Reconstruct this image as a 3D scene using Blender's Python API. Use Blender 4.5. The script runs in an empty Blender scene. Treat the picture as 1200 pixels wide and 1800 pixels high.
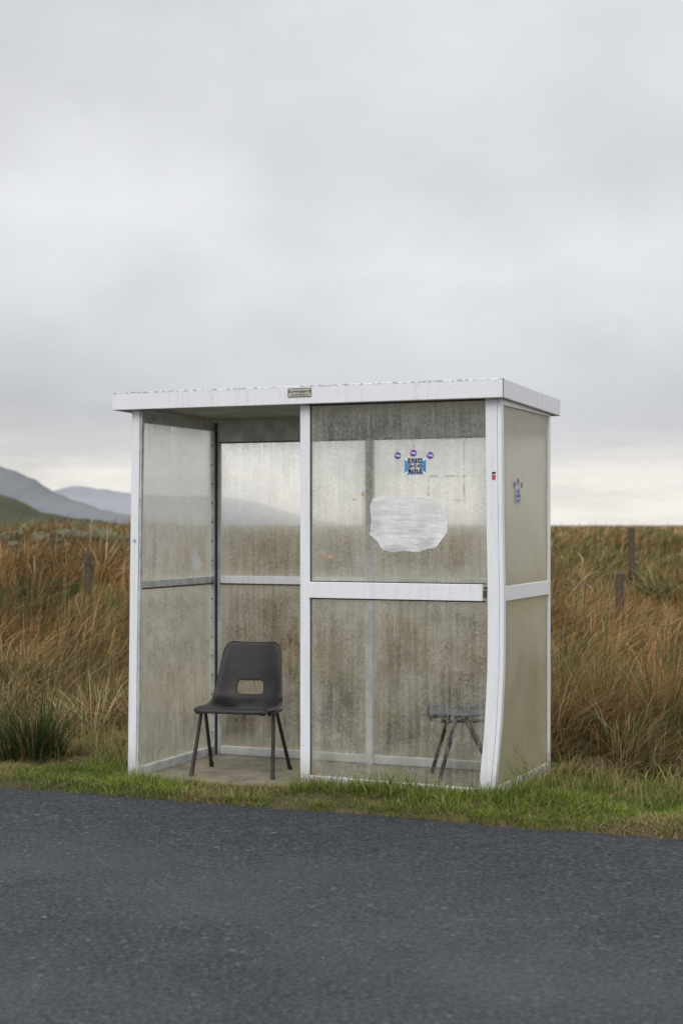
import bpy, bmesh, math, random
import numpy as np
from mathutils import Vector, Matrix
random.seed(7)
rng = np.random.default_rng(11)
scene = bpy.context.scene
TH = math.radians(22.6)
CT, ST = math.cos(TH), math.sin(TH)
CX, CY = 0.892, 8.6
H = 1.56
F = 2700.0
W, D = 2.37, 1.07
ROAD = -0.587   # local y of the road edge

def to_local(x, y):
    return (x-CX)*CT-(y-CY)*ST, (x-CX)*ST+(y-CY)*CT
def to_world(lx, ly):
    return CX+lx*CT+ly*ST, CY-lx*ST+ly*CT

def vnoise(x, y, scale, seed=0):
    r = np.random.default_rng(seed)
    g = r.random((256, 256))
    fx = np.asarray(x)*scale; fy = np.asarray(y)*scale
    ix = np.floor(fx).astype(int); iy = np.floor(fy).astype(int)
    tx = fx-ix; ty = fy-iy
    tx = tx*tx*(3-2*tx); ty = ty*ty*(3-2*ty)
    a = g[ix % 256, iy % 256]; b = g[(ix+1) % 256, iy % 256]
    c = g[ix % 256, (iy+1) % 256]; d = g[(ix+1) % 256, (iy+1) % 256]
    return (a*(1-tx)+b*tx)*(1-ty)+(c*(1-tx)+d*tx)*ty
def sstep(a, b, x):
    t = np.clip((x-a)/(b-a), 0, 1)
    return t*t*(3-2*t)

def height(x, y):
    x = np.asarray(x, float); y = np.asarray(y, float)
    lx, ly = to_local(x, y)
    h = -0.05+0.065*sstep(ROAD-0.02, ROAD+0.10, ly)
    h = h+0.09*sstep(-4.9, -5.6, ly)*1.0
    inside = sstep(-W-0.25, -W-0.02, lx)*sstep(0.2, -0.02, lx)*sstep(-0.16, 0.0, ly)*sstep(D+0.25, D, ly)
    verge = sstep(ROAD, ROAD+0.15, ly)
    h = h+verge*(0.05*(vnoise(x, y, 2.3, 3)-0.35)+0.02*(vnoise(x, y, 6, 4)-0.5))
    h = h+verge*0.05*sstep(-1.6, -0.7, lx)*sstep(0.9, 0.2, lx)*sstep(-0.45, -0.2, ly)*sstep(0.3, -0.05, ly)
    h = h*(1-inside)+(-0.03)*inside
    r = ly
    rise = 0.5*sstep(2.5, 18, r)+0.32*sstep(18, 60, r)
    rise = rise+0.26*(vnoise(x, y, 0.16, 9)-0.5)*sstep(2.5, 10, r)*sstep(60, 25, r)
    rise = rise+0.12*(vnoise(x, y, 0.6, 5)-0.5)*sstep(1.5, 4, r)*sstep(60, 25, r)
    rise = rise+0.20*sstep(-1.0, -3.0, x)*sstep(13, 19, y)*sstep(34, 27, y)
    rise = rise+0.42*np.exp(-((x+8.5)/5.5)**2)*sstep(30, 42, y)*sstep(80, 50, y)*(0.7+0.6*vnoise(x, y, 0.5, 21))
    rise = rise-0.2*sstep(80, 160, r)
    return h+rise

# ---------------------------------------------------------------- materials
def new_mat(name):
    m = bpy.data.materials.new(name); m.use_nodes = True
    nt = m.node_tree; nt.nodes.clear()
    out = nt.nodes.new('ShaderNodeOutputMaterial')
    return m, nt, out
def N(nt, t, **kw):
    n = nt.nodes.new(t)
    for k, v in kw.items():
        setattr(n, k, v)
    return n
def ramp(nt, stops, fac=None):
    n = nt.nodes.new('ShaderNodeValToRGB')
    cr = n.color_ramp
    while len(cr.elements) > 1: cr.elements.remove(cr.elements[0])
    cr.elements[0].position = stops[0][0]; cr.elements[0].color = stops[0][1]
    for p, c in stops[1:]:
        e = cr.elements.new(p); e.color = c
    if fac is not None: nt.links.new(fac, n.inputs[0])
    return n
def g(v, a=1): return (v, v, v, a)
def c4(c): return (c[0], c[1], c[2], 1)
def math_n(nt, op, a, b=None, c=None, clamp=False):
    n = nt.nodes.new('ShaderNodeMath'); n.operation = op; n.use_clamp = clamp
    for i, v in enumerate((a, b, c)):
        if v is None: continue
        if isinstance(v, (int, float)): n.inputs[i].default_value = v
        else: nt.links.new(v, n.inputs[i])
    return n.outputs[0]
def mixc(nt, fac, a, b, blend='MIX'):
    n = nt.nodes.new('ShaderNodeMix'); n.data_type = 'RGBA'; n.blend_type = blend
    for sock, v in ((n.inputs[0], fac), (n.inputs[6], a), (n.inputs[7], b)):
        if isinstance(v, (int, float)): sock.default_value = v
        elif isinstance(v, tuple): sock.default_value = v if len(v) == 4 else c4(v)
        else: nt.links.new(v, sock)
    return n.outputs[2]
def coord(nt, scale=(1, 1, 1), kind='Object'):
    tc = nt.nodes.new('ShaderNodeTexCoord')
    mp = nt.nodes.new('ShaderNodeMapping'); mp.inputs['Scale'].default_value = scale
    nt.links.new(tc.outputs[kind], mp.inputs[0])
    return mp.outputs[0]
def noise(nt, vec, scale, detail=3, rough=0.55):
    n = N(nt, 'ShaderNodeTexNoise'); n.inputs['Scale'].default_value = scale
    n.inputs['Detail'].default_value = detail; n.inputs['Roughness'].default_value = rough
    nt.links.new(vec, n.inputs['Vector'])
    return n.outputs[0]
def bump(nt, h, strength, dist):
    b = N(nt, 'ShaderNodeBump'); b.inputs['Strength'].default_value = strength
    b.inputs['Distance'].default_value = dist
    nt.links.new(h, b.inputs['Height'])
    return b.outputs[0]

def simple_mat(name, col, rough=0.5, var=0.1, scale=20, spec=0.4, metal=0.0):
    m, nt, out = new_mat(name)
    p = N(nt, 'ShaderNodeBsdfPrincipled')
    v = coord(nt)
    n = noise(nt, v, scale)
    f = ramp(nt, [(0.3, c4([x*(1-var) for x in col])), (0.7, c4([min(1, x*(1+var)) for x in col]))], n)
    nt.links.new(f.outputs[0], p.inputs['Base Color'])
    p.inputs['Roughness'].default_value = rough
    p.inputs['Metallic'].default_value = metal
    p.inputs['Specular IOR Level'].default_value = spec
    nt.links.new(p.outputs[0], out.inputs[0])
    return m

def white_paint():
    m, nt, out = new_mat('white_painted_aluminium')
    p = N(nt, 'ShaderNodeBsdfPrincipled')
    v = coord(nt)
    big = noise(nt, v, 3.0, 4)
    vs = coord(nt, (30, 30, 2.2))
    st = noise(nt, vs, 1.0, 4, 0.6)
    fine = noise(nt, v, 60, 3, 0.6)
    base = mixc(nt, big, (0.76, 0.78, 0.82), (0.68, 0.70, 0.735))
    f = ramp(nt, [(0.52, g(0)), (0.78, g(0.45))], st)
    c = mixc(nt, f.outputs[0], base, (0.50, 0.49, 0.44))
    f2 = ramp(nt, [(0.62, g(0)), (0.70, g(0.8))], fine)
    c = mixc(nt, math_n(nt, 'MULTIPLY', f2.outputs[0], 0.35), c, (0.30, 0.29, 0.24))
    sep = N(nt, 'ShaderNodeSeparateXYZ'); nt.links.new(v, sep.inputs[0])
    z = sep.outputs[2]
    low = ramp(nt, [(0.0, g(1)), (0.22, g(0))], z)
    c = mixc(nt, math_n(nt, 'MULTIPLY', low.outputs[0], math_n(nt, 'MULTIPLY', big, 1.1)), c, (0.24, 0.24, 0.17))
    zt = math_n(nt, 'MULTIPLY', math_n(nt, 'SUBTRACT', z, 2.365), 90.0, None, True)
    fr = ramp(nt, [(0.46, g(0)), (0.56, g(0.9))], noise(nt, v, 30, 4, 0.7))
    c = mixc(nt, math_n(nt, 'MULTIPLY', zt, fr.outputs[0]), c, (0.13, 0.13, 0.10))
    nt.links.new(c, p.inputs['Base Color'])
    p.inputs['Roughness'].default_value = 0.42
    nt.links.new(bump(nt, big, 0.15, 0.01), p.inputs['Normal'])
    nt.links.new(p.outputs[0], out.inputs[0])
    return m

def pane_mat(name, haze, dirtcol, transcol, rough=0.35, refr=0.5, refr_ior=1.1, algae_view_tint=0.3, drops=1.0, axis=0, al_top=1.35, al_k=1.0, glossy=0.7, streaks=0.55, tmix=0.55, grain=1.0):
    m, nt, out = new_mat(name)
    v = coord(nt)
    gen = coord(nt, (1, 1, 1), 'Generated')
    sg = N(nt, 'ShaderNodeSeparateXYZ'); nt.links.new(gen, sg.inputs[0])
    gx, gz = sg.outputs[axis], sg.outputs[2]
    ex = math_n(nt, 'MINIMUM', gx, math_n(nt, 'SUBTRACT', 1.0, gx))
    ez = math_n(nt, 'MINIMUM', gz, math_n(nt, 'SUBTRACT', 1.0, gz))
    e = math_n(nt, 'MINIMUM', ex, ez)
    cloud = noise(nt, v, 2.2, 4, 0.6)
    e = math_n(nt, 'ADD', e, math_n(nt, 'MULTIPLY', math_n(nt, 'SUBTRACT', cloud, 0.5), 0.10))
    edge = ramp(nt, [(0.0, g(1)), (0.035, g(0.55)), (0.11, g(0))], e).outputs[0]
    vs = coord(nt, (38, 38, 1.8)); streak = noise(nt, vs, 1.0, 3, 0.6)
    fine = noise(nt, v, 60, 3, 0.75)
    blot = noise(nt, v, 11, 4, 0.65)
    sep = N(nt, 'ShaderNodeSeparateXYZ'); nt.links.new(v, sep.inputs[0]); z = sep.outputs[2]
    h = math_n(nt, 'ADD', math_n(nt, 'MULTIPLY', math_n(nt, 'SUBTRACT', cloud, 0.5), 0.7), haze)
    h = math_n(nt, 'ADD', math_n(nt, 'MULTIPLY', math_n(nt, 'SUBTRACT', streak, 0.5), streaks*drops), h)
    h = math_n(nt, 'ADD', math_n(nt, 'MULTIPLY', math_n(nt, 'SUBTRACT', blot, 0.5), 0.45), h)
    h = math_n(nt, 'ADD', math_n(nt, 'MULTIPLY', math_n(nt, 'SUBTRACT', fine, 0.5), grain*drops), h)
    h = math_n(nt, 'ADD', math_n(nt, 'MULTIPLY', edge, 0.35), h, None, True)
    vd = coord(nt, (48, 48, 1.1)); dr = noise(nt, vd, 1.0, 2, 0.5)
    tr = ramp(nt, [(0.62, g(1)), (0.69, g(1-0.5*drops))], dr)
    h = math_n(nt, 'MULTIPLY', h, tr.outputs[0])
    h = math_n(nt, 'MINIMUM', h, 0.93)
    vo = N(nt, 'ShaderNodeTexVoronoi'); vo.inputs['Scale'].default_value = 55
    nt.links.new(v, vo.inputs['Vector'])
    dd = ramp(nt, [(0.20, g(1)), (0.36, g(0))], vo.outputs['Distance'])
    dsel = ramp(nt, [(0.46, g(0)), (0.58, g(1))], noise(nt, v, 6, 3, 0.6))
    dots = math_n(nt, 'MULTIPLY', dd.outputs[0], dsel.outputs[0])
    dots = math_n(nt, 'MULTIPLY', dots, 0.7*drops)
    tp = N(nt, 'ShaderNodeBsdfTransparent'); tp.inputs[0].default_value = (0.96, 0.97, 0.96, 1)
    rf = N(nt, 'ShaderNodeBsdfRefraction'); rf.inputs['Color'].default_value = (0.96, 0.97, 0.955, 1)
    rf.inputs['Roughness'].default_value = rough; rf.inputs['IOR'].default_value = refr_ior
    clear = N(nt, 'ShaderNodeMixShader'); clear.inputs[0].default_value = refr
    nt.links.new(tp.outputs[0], clear.inputs[1]); nt.links.new(rf.outputs[0], clear.inputs[2])
    al = math_n(nt, 'MULTIPLY', math_n(nt, 'MULTIPLY', math_n(nt, 'SUBTRACT', al_top, z), al_k, None, True), algae_view_tint, None, True)
    al = math_n(nt, 'MULTIPLY', al, math_n(nt, 'ADD', cloud, 0.5))
    al = math_n(nt, 'ADD', al, math_n(nt, 'MULTIPLY', edge, 0.35), None, True)
    dc = mixc(nt, al, dirtcol, (0.42, 0.38, 0.22))
    dc = mixc(nt, dots, dc, (0.20, 0.20, 0.17))
    tcx = mixc(nt, al, transcol, (0.64, 0.57, 0.34))
    tcx = mixc(nt, dots, tcx, (0.36, 0.36, 0.31))
    df = N(nt, 'ShaderNodeBsdfDiffuse'); nt.links.new(dc, df.inputs[0])
    tl = N(nt, 'ShaderNodeBsdfTranslucent'); nt.links.new(tcx, tl.inputs[0])
    dirt = N(nt, 'ShaderNodeMixShader'); dirt.inputs[0].default_value = tmix
    nt.links.new(df.outputs[0], dirt.inputs[1]); nt.links.new(tl.outputs[0], dirt.inputs[2])
    mx = N(nt, 'ShaderNodeMixShader')
    nt.links.new(h, mx.inputs[0]); nt.links.new(clear.outputs[0], mx.inputs[1]); nt.links.new(dirt.outputs[0], mx.inputs[2])
    gl = N(nt, 'ShaderNodeBsdfGlossy'); gl.inputs['Roughness'].default_value = 0.25
    gl.inputs[0].default_value = (1, 1, 1, 1)
    nt.links.new(bump(nt, fine, 0.4, 0.004), gl.inputs['Normal'])
    fr = N(nt, 'ShaderNodeFresnel'); fr.inputs[0].default_value = 1.38
    mg = N(nt, 'ShaderNodeMixShader')
    nt.links.new(math_n(nt, 'MULTIPLY', fr.outputs[0], glossy), mg.inputs[0])
    nt.links.new(mx.outputs[0], mg.inputs[1]); nt.links.new(gl.outputs[0], mg.inputs[2])
    nt.links.new(mg.outputs[0], out.inputs[0])
    return m

def asphalt():
    m, nt, out = new_mat('asphalt')
    p = N(nt, 'ShaderNodeBsdfPrincipled')
    v = coord(nt)
    a = noise(nt, v, 48, 4, 0.85)
    vo = N(nt, 'ShaderNodeTexVoronoi'); vo.inputs['Scale'].default_value = 50
    nt.links.new(v, vo.inputs['Vector'])
    big = noise(nt, v, 0.55, 4, 0.6)
    mid = noise(nt, v, 7, 5, 0.7)
    c = ramp(nt, [(0.38, (0.005, 0.007, 0.010, 1)), (0.50, (0.032, 0.039, 0.050, 1)), (0.62, (0.115, 0.128, 0.150, 1))], a).outputs[0]
    st = ramp(nt, [(0.0, g(0)), (0.88, g(0)), (0.93, g(1))], vo.outputs['Color'])
    c = mixc(nt, math_n(nt, 'MULTIPLY', st.outputs[0], 0.5), c, (0.24, 0.25, 0.26))
    dk = ramp(nt, [(0.0, g(1)), (0.13, g(1)), (0.18, g(0))], vo.outputs['Color'])
    c = mixc(nt, math_n(nt, 'MULTIPLY', dk.outputs[0], 0.75), c, (0.006, 0.007, 0.009))
    b2 = ramp(nt, [(0.3, g(0.60)), (0.7, g(1.0))], mid)
    c = mixc(nt, 1.0, c, b2.outputs[0], 'MULTIPLY')
    sep = N(nt, 'ShaderNodeSeparateXYZ'); nt.links.new(v, sep.inputs[0])
    dist = math_n(nt, 'ADD', math_n(nt, 'MULTIPLY', math_n(nt, 'SUBTRACT', sep.outputs[0], CX), ST), math_n(nt, 'MULTIPLY', math_n(nt, 'SUBTRACT', sep.outputs[1], CY), CT))
    lane = ramp(nt, [(0.0, g(1)), (0.35, g(1)), (0.75, g(0.15)), (1.0, g(0.0))], math_n(nt, 'MULTIPLY', math_n(nt, 'ADD', dist, 4.0), 0.29, None, True))
    pale = ramp(nt, [(0.36, g(0)), (0.62, g(0.45))], big)
    c = mixc(nt, math_n(nt, 'MULTIPLY', pale.outputs[0], lane.outputs[0]), c, (0.100, 0.108, 0.114))
    nt.links.new(c, p.inputs['Base Color'])
    p.inputs['Roughness'].default_value = 0.66
    p.inputs['Specular IOR Level'].default_value = 0.25
    hh = math_n(nt, 'ADD', a, math_n(nt, 'MULTIPLY', vo.outputs['Distance'], 0.8))
    nt.links.new(bump(nt, hh, 1.0, 0.018), p.inputs['Normal'])
    nt.links.new(p.outputs[0], out.inputs[0])
    return m

def ground_mat():
    m, nt, out = new_mat('moor_ground')
    p = N(nt, 'ShaderNodeBsdfPrincipled')
    v = coord(nt)
    a = noise(nt, v, 0.35, 5, 0.65); b = noise(nt, v, 18, 5, 0.7)
    c = ramp(nt, [(0.30, (0.050, 0.056, 0.022, 1)), (0.5, (0.12, 0.088, 0.042, 1)), (0.70, (0.20, 0.13, 0.062, 1))], a).outputs[0]
    d = ramp(nt, [(0.3, g(0.5)), (0.7, g(1.0))], b)
    c = mixc(nt, 1.0, c, d.outputs[0], 'MULTIPLY')
    nt.links.new(c, p.inputs['Base Color'])
    p.inputs['Roughness'].default_value = 0.95
    nt.links.new(bump(nt, b, 0.8, 0.05), p.inputs['Normal'])
    nt.links.new(p.outputs[0], out.inputs[0])
    return m

def blade_mat(name, trans=0.35):
    m, nt, out = new_mat(name)
    at = N(nt, 'ShaderNodeAttribute'); at.attribute_name = 'Col'
    d = N(nt, 'ShaderNodeBsdfDiffuse'); t = N(nt, 'ShaderNodeBsdfTranslucent')
    nt.links.new(at.outputs['Color'], d.inputs[0]); nt.links.new(at.outputs['Color'], t.inputs[0])
    mx = N(nt, 'ShaderNodeMixShader'); mx.inputs[0].default_value = trans
    nt.links.new(d.outputs[0], mx.inputs[1]); nt.links.new(t.outputs[0], mx.inputs[2])
    nt.links.new(mx.outputs[0], out.inputs[0])
    return m

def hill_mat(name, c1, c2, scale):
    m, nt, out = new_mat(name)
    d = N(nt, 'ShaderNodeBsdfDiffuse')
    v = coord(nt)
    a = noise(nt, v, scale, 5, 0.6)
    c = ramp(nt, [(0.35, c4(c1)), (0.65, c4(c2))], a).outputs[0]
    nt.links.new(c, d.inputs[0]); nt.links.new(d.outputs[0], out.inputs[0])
    return m

M_WHITE = white_paint()
M_INNER = simple_mat('weathered_aluminium', (0.46, 0.48, 0.47), 0.45, 0.25, 12)
M_GASKET = simple_mat('dark_gasket', (0.05, 0.05, 0.045), 0.7, 0.3, 30)
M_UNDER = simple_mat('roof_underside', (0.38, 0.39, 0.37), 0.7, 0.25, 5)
M_FRONT = pane_mat('fogged_front_pane', 0.22, (0.76, 0.77, 0.73), (0.93, 0.94, 0.90), 0.32, 0.25, 1.04, 0.30, streaks=0.7, grain=1.0)
M_FRONTLOW = pane_mat('fogged_front_lower_pane', 0.10, (0.78, 0.78, 0.73), (0.93, 0.94, 0.90), 0.25, 0.12, 1.03, 0.20, streaks=0.7, grain=1.0)
M_BACK = pane_mat('misted_back_pane', 0.26, (0.72, 0.73, 0.68), (0.98, 0.98, 0.94), 0.45, 0.65, 1.05, 0.22, streaks=0.5, tmix=0.7, grain=1.0)
M_LEFT = pane_mat('misted_side_pane', 0.46, (0.70, 0.70, 0.64), (0.96, 0.97, 0.91), 0.5, 0.6, 1.12, 0.25, 0.85, 1, streaks=0.45, tmix=0.7, grain=1.1)
M_RIGHT = pane_mat('frosted_side_pane', 0.72, (0.76, 0.74, 0.64), (0.95, 0.91, 0.77), 0.6, 0.9, 1.2, 0.75, 0.18, 1, 2.10, 0.9, 0.4, grain=1.5)  # tan tint toward the bottom paints in the blurred landscape seen through the pane

# ---------------------------------------------------------------- helpers
def link(o, parent=None):
    scene.collection.objects.link(o)
    if parent: o.parent = parent
    return o
def mesh_obj(name, verts, faces, mat, parent=None, smooth=False):
    me = bpy.data.meshes.new(name); me.from_pydata([tuple(v) for v in verts], [], faces)
    me.materials.append(mat); me.update()
    if smooth:
        for p in me.polygons: p.use_smooth = True
    return link(bpy.data.objects.new(name, me), parent)
def box(name, x0, x1, y0, y1, z0, z1, mat, parent=None, bevel=0.003, warp=None):
    v = [(x, y, z) for z in (z0, z1) for y in (y0, y1) for x in (x0, x1)]
    if warp: v = [warp(*p) for p in v]
    f = [(0, 2, 3, 1), (4, 5, 7, 6), (0, 1, 5, 4), (2, 6, 7, 3), (0, 4, 6, 2), (1, 3, 7, 5)]
    o = mesh_obj(name, v, f, mat, parent)
    if bevel:
        b = o.modifiers.new('b', 'BEVEL'); b.width = bevel; b.segments = 2
    return o
def tube(name, pts, r, mat, parent=None, res=3):
    cu = bpy.data.curves.new(name, 'CURVE'); cu.dimensions = '3D'
    cu.bevel_depth = r; cu.bevel_resolution = res; cu.use_fill_caps = True
    s = cu.splines.new('POLY'); s.points.add(len(pts)-1)
    for i, p in enumerate(pts): s.points[i].co = (p[0], p[1], p[2], 1)
    cu.materials.append(mat)
    return link(bpy.data.objects.new(name, cu), parent)
def text(name, body, size, loc, rot, mat, parent, offset=0.0, sx=1.0, spacing=1.0):
    cu = bpy.data.curves.new(name, 'FONT'); cu.body = body; cu.size = size
    cu.align_x = 'CENTER'; cu.align_y = 'CENTER'; cu.offset = offset; cu.space_character = spacing
    cu.materials.append(mat)
    o = link(bpy.data.objects.new(name, cu), parent)
    o.location = loc; o.rotation_euler = rot; o.scale = (sx, 1, 1)
    return o

# ---------------------------------------------------------------- shelter
sh = bpy.data.objects.new('bus_shelter', None); link(sh)
sh.location = (CX, CY, 0); sh.rotation_euler = (0, 0, -TH)

def bend(z):
    return float(np.interp(z, [0, 0.12, 0.4, 0.75, 1.15, 1.6, 2.27], [-0.042, -0.034, -0.006, 0.012, 0.014, 0.006, 0.0]))
def bent_post(name, x0, x1, y0, y1, z0, z1, mat):
    zs = np.linspace(z0, z1, 26); v = []; f = []
    for z in zs:
        b = bend(z)
        v += [(x0+b, y0, z), (x1+b, y0, z), (x1+b, y1, z), (x0+b, y1, z)]
    for i in range(len(zs)-1):
        a = i*4
        for k in range(4):
            f.append((a+k, a+(k+1) % 4, a+4+(k+1) % 4, a+4+k))
    f.append((3, 2, 1, 0)); n = (len(zs)-1)*4; f.append((n, n+1, n+2, n+3))
    return mesh_obj(name, v, f, mat, sh)
ZT = 2.27
bent_post('corner_post', -0.090, -0.024, -0.004, 0.04, 0.0, ZT, M_WHITE)
bent_post('corner_trim', -0.0225, 0.0, 0.000, 0.045, 0.0, ZT, M_WHITE)
bent_post('corner_gap', -0.0245, -0.022, 0.003, 0.03, 0.0, ZT, M_GASKET)
box('middle_post', -W/2-0.045, -W/2+0.017, -0.002, 0.04, -0.02, ZT, M_WHITE, sh)
def lean(x, y, z): return (x-0.03*(1-z/ZT), y, z)
box('left_post', -W, -W+0.055, 0.0, 0.04, -0.02, ZT, M_WHITE, sh, warp=lean)
box('left_post_inner', -W+0.057, -W+0.068, 0.008, 0.035, -0.02, ZT, M_INNER, sh, 0, warp=lean)
for nm, x0 in (('back_left_post', -W+0.0), ('back_middle_post', -W/2-0.04), ('back_right_post', -0.045)):
    box(nm, x0, x0+0.05 if nm != 'back_right_post' else 0.0, D-0.04, D, 0.0, ZT-0.01, M_INNER if nm != 'back_right_post' else M_WHITE, sh)
box('back_left_post_fin', -W+0.052, -W+0.058, D-0.06, D-0.002, 0.0, ZT-0.02, M_GASKET, sh, 0)
box('back_left_post_lip', -W+0.060, -W+0.078, D-0.035, D-0.006, 0.0, ZT-0.02, M_INNER, sh, 0.002)
for i, z in enumerate(np.linspace(0.15, 2.1, 16)):
    xx = -W+0.022
    box('bolt_%d' % i, xx-0.005, xx+0.005, D-0.046, D-0.038, z-0.005, z+0.005, M_GASKET, sh, 0.002)
box('front_middle_rail', -W/2+0.018, -0.105, -0.012, 0.012, 1.132, 1.226, M_WHITE, sh)
box('front_rail_seal_top', -W/2+0.018, -0.092, 0.013, 0.0165, 1.2262, 1.232, M_GASKET, sh, 0)
box('front_rail_seal_bottom', -W/2+0.018, -0.092, 0.013, 0.0165, 1.124, 1.1318, M_GASKET, sh, 0)
box('front_middle_rail_end', -0.104, -0.088, 0.0, 0.014, 1.15, 1.19, M_GASKET, sh, 0)
box('front_pane_side_seal', -W/2+0.0172, -W/2+0.0225, 0.008, 0.016, 0.08, 2.26, M_GASKET, sh, 0)
box('front_bottom_rail', -W/2+0.018, -0.112, -0.006, 0.022, 0.03, 0.085, M_WHITE, sh, warp=lambda x, y, z: (x, y, z-0.012*(x+W/2)/1.2))
box('front_top_rail', -W/2+0.018, -0.091, 0.0, 0.035, 2.262, 2.27, M_GASKET, sh, 0)
box('side_middle_rail', -0.018, 0.004, 0.046, D-0.041, 1.13, 1.215, M_WHITE, sh)
box('side_bottom_rail', -0.018, 0.003, 0.03, D-0.041, 0.012, 0.085, M_WHITE, sh, warp=lambda x, y, z: (x-0.036*max(0, 1-y/0.6), y, z))
box('side_top_rail', -0.018, 0.003, 0.046, D-0.041, 2.235, 2.268, M_WHITE, sh)
box('left_middle_rail', -W+0.006, -W+0.034, 0.042, D-0.041, 1.168, 1.212, M_INNER, sh)
box('left_rail_seal', -W+0.030, -W+0.036, 0.042, D-0.041, 1.158, 1.167, M_GASKET, sh, 0)
box('left_bottom_rail', -W-0.010, -W+0.034, 0.042, D-0.041, 0.0, 0.055, M_INNER, sh)
box('left_top_rail', -W+0.006, -W+0.034, 0.042, D-0.041, 2.20, 2.262, M_INNER, sh)
for k, (a, b) in enumerate(((-W+0.08, -W/2-0.041), (-W/2+0.011, -0.046))):
    box('back_middle_rail_%d' % k, a, b, D-0.034, D-0.006, 1.165, 1.215, M_WHITE if k == 0 else M_INNER, sh)
    box('back_bottom_rail_%d' % k, a, b, D-0.034, D-0.006, 0.005, 0.06, M_WHITE, sh)
    box('back_top_rail_%d' % k, a, b, D-0.034, D-0.006, 2.12, 2.26, M_INNER, sh)
    box('back_rail_seal_%d' % k, a, b, D-0.037, D-0.035, 1.156, 1.166, M_GASKET, sh, 0)
    box('back_top_seal_%d' % k, a, b, D-0.037, D-0.035, 2.113, 2.122, M_GASKET, sh, 0)

def pane_xz(name, x0, x1, z0, z1, y, mat):
    return mesh_obj(name, [(x0, y, z0), (x1, y, z0), (x1, y, z1), (x0, y, z1)], [(0, 1, 2, 3)], mat, sh)
def pane_yz(name, y0, y1, z0, z1, x, mat, bendy=False):
    ny, nz = 10, 22; v = []; f = []
    for j in range(nz+1):
        for i in range(ny+1):
            yy = y0+(y1-y0)*i/ny; zz = z0+(z1-z0)*j/nz
            xx = x
            if bendy: xx += bend(zz)*max(0, 1-yy/0.7)
            elif x < -1: xx -= 0.028*(1-zz/ZT)*(1-yy/D)
            v.append((xx, yy, zz))
    for j in range(nz):
        for i in range(ny):
            a = j*(ny+1)+i
            f.append((a, a+1, a+ny+2, a+ny+1))
    return mesh_obj(name, v, f, mat, sh, True)
pane_xz('front_upper_pane', -W/2+0.017, -0.07, 1.21, 2.262, 0.018, M_FRONT)
pane_xz('front_lower_pane', -W/2+0.017, -0.07, 0.06, 1.15, 0.018, M_FRONTLOW)
pane_yz('right_upper_pane', 0.03, D-0.03, 1.20, 2.25, -0.010, M_RIGHT, True)
pane_yz('right_lower_pane', 0.03, D-0.03, 0.05, 1.14, -0.010, M_RIGHT, True)
pane_yz('left_upper_pane', 0.03, D-0.03, 1.20, 2.21, -W+0.02, M_LEFT)
pane_yz('left_lower_pane', 0.03, D-0.03, 0.04, 1.18, -W+0.02, M_LEFT)
for k, (a, b) in enumerate(((-W+0.05, -W/2-0.035), (-W/2+0.005, -0.04))):
    pane_xz('back_upper_pane_%d' % k, a, b, 1.20, 2.13, D-0.02, M_BACK)
    pane_xz('back_lower_pane_%d' % k, a, b, 0.05, 1.18, D-0.02, M_BACK)

# roof
RX0, RX1, RY0, RY1 = -W-0.107, 0.03, -0.06, D+0.13
def rw(x, y, z): return (x, y, z-0.02*max(0, y)/D)
box('roof_fascia_front', RX0, RX1, RY0, RY0+0.02, ZT, 2.378, M_WHITE, sh, 0.004)
box('roof_fascia_right', RX1-0.02, RX1-0.001, RY0+0.021, RY1, ZT, 2.376, M_WHITE, sh, 0.004, rw)
box('roof_fascia_left', RX0+0.001, RX0+0.02, RY0+0.021, RY1, ZT, 2.376, M_WHITE, sh, 0.004, rw)
box('roof_fascia_back', RX0+0.021, RX1-0.021, RY1-0.02, RY1-0.001, ZT, 2.374, M_WHITE, sh, 0.004, rw)
box('roof_sheet', RX0+0.021, RX1-0.021, RY0+0.021, RY1-0.021, 2.335, 2.352, M_WHITE, sh, 0, rw)
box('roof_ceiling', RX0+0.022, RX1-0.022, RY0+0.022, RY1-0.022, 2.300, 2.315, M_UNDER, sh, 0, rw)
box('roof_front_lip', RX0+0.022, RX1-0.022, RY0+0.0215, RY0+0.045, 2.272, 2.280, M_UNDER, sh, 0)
box('roof_cross_beam', -W/2-0.02, -W/2+0.01, 0.045, D-0.045, 2.255, 2.299, M_INNER, sh, 0.002)
tube('roof_corner_seam', [(RX1+0.0005, RY0, ZT), (RX1+0.0005, RY0, 2.376)], 0.0022, M_GASKET, sh)

def on_front(px, py, c=0.016):
    a = (px-600)/F
    Y = (c+CX*ST+CY*CT)/(a*ST+CT); X = a*Y
    lx, ly = to_local(X, Y)
    return lx, c, H-(py-923)/F*Y
def on_side(px, py, c=-0.008):
    a = (px-600)/F
    Y = (c+CX*CT-CY*ST)/(a*CT-ST); X = a*Y
    lx, ly = to_local(X, Y)
    return c, ly, H-(py-923)/F*Y
R90 = (math.radians(90), 0, 0)
M_PAPER, nt, out = new_mat('white_plastic_patch')
p = N(nt, 'ShaderNodeBsdfPrincipled'); v = coord(nt, (2.5, 3, 16)); n1 = noise(nt, v, 2.0, 5, 0.65)
v2 = coord(nt); n2 = noise(nt, v2, 7, 5, 0.6)
nn = math_n(nt, 'MULTIPLY', math_n(nt, 'ADD', n1, math_n(nt, 'MULTIPLY', n2, 2.0)), 0.333)
c = ramp(nt, [(0.35, (0.54, 0.56, 0.56, 1)), (0.62, (0.74, 0.76, 0.77, 1))], nn).outputs[0]
nt.links.new(c, p.inputs['Base Color']); p.inputs['Roughness'].default_value = 0.32
nt.links.new(bump(nt, nn, 0.7, 0.018), p.inputs['Normal'])
tpp = N(nt, 'ShaderNodeBsdfTransparent'); mxp = N(nt, 'ShaderNodeMixShader')
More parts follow.
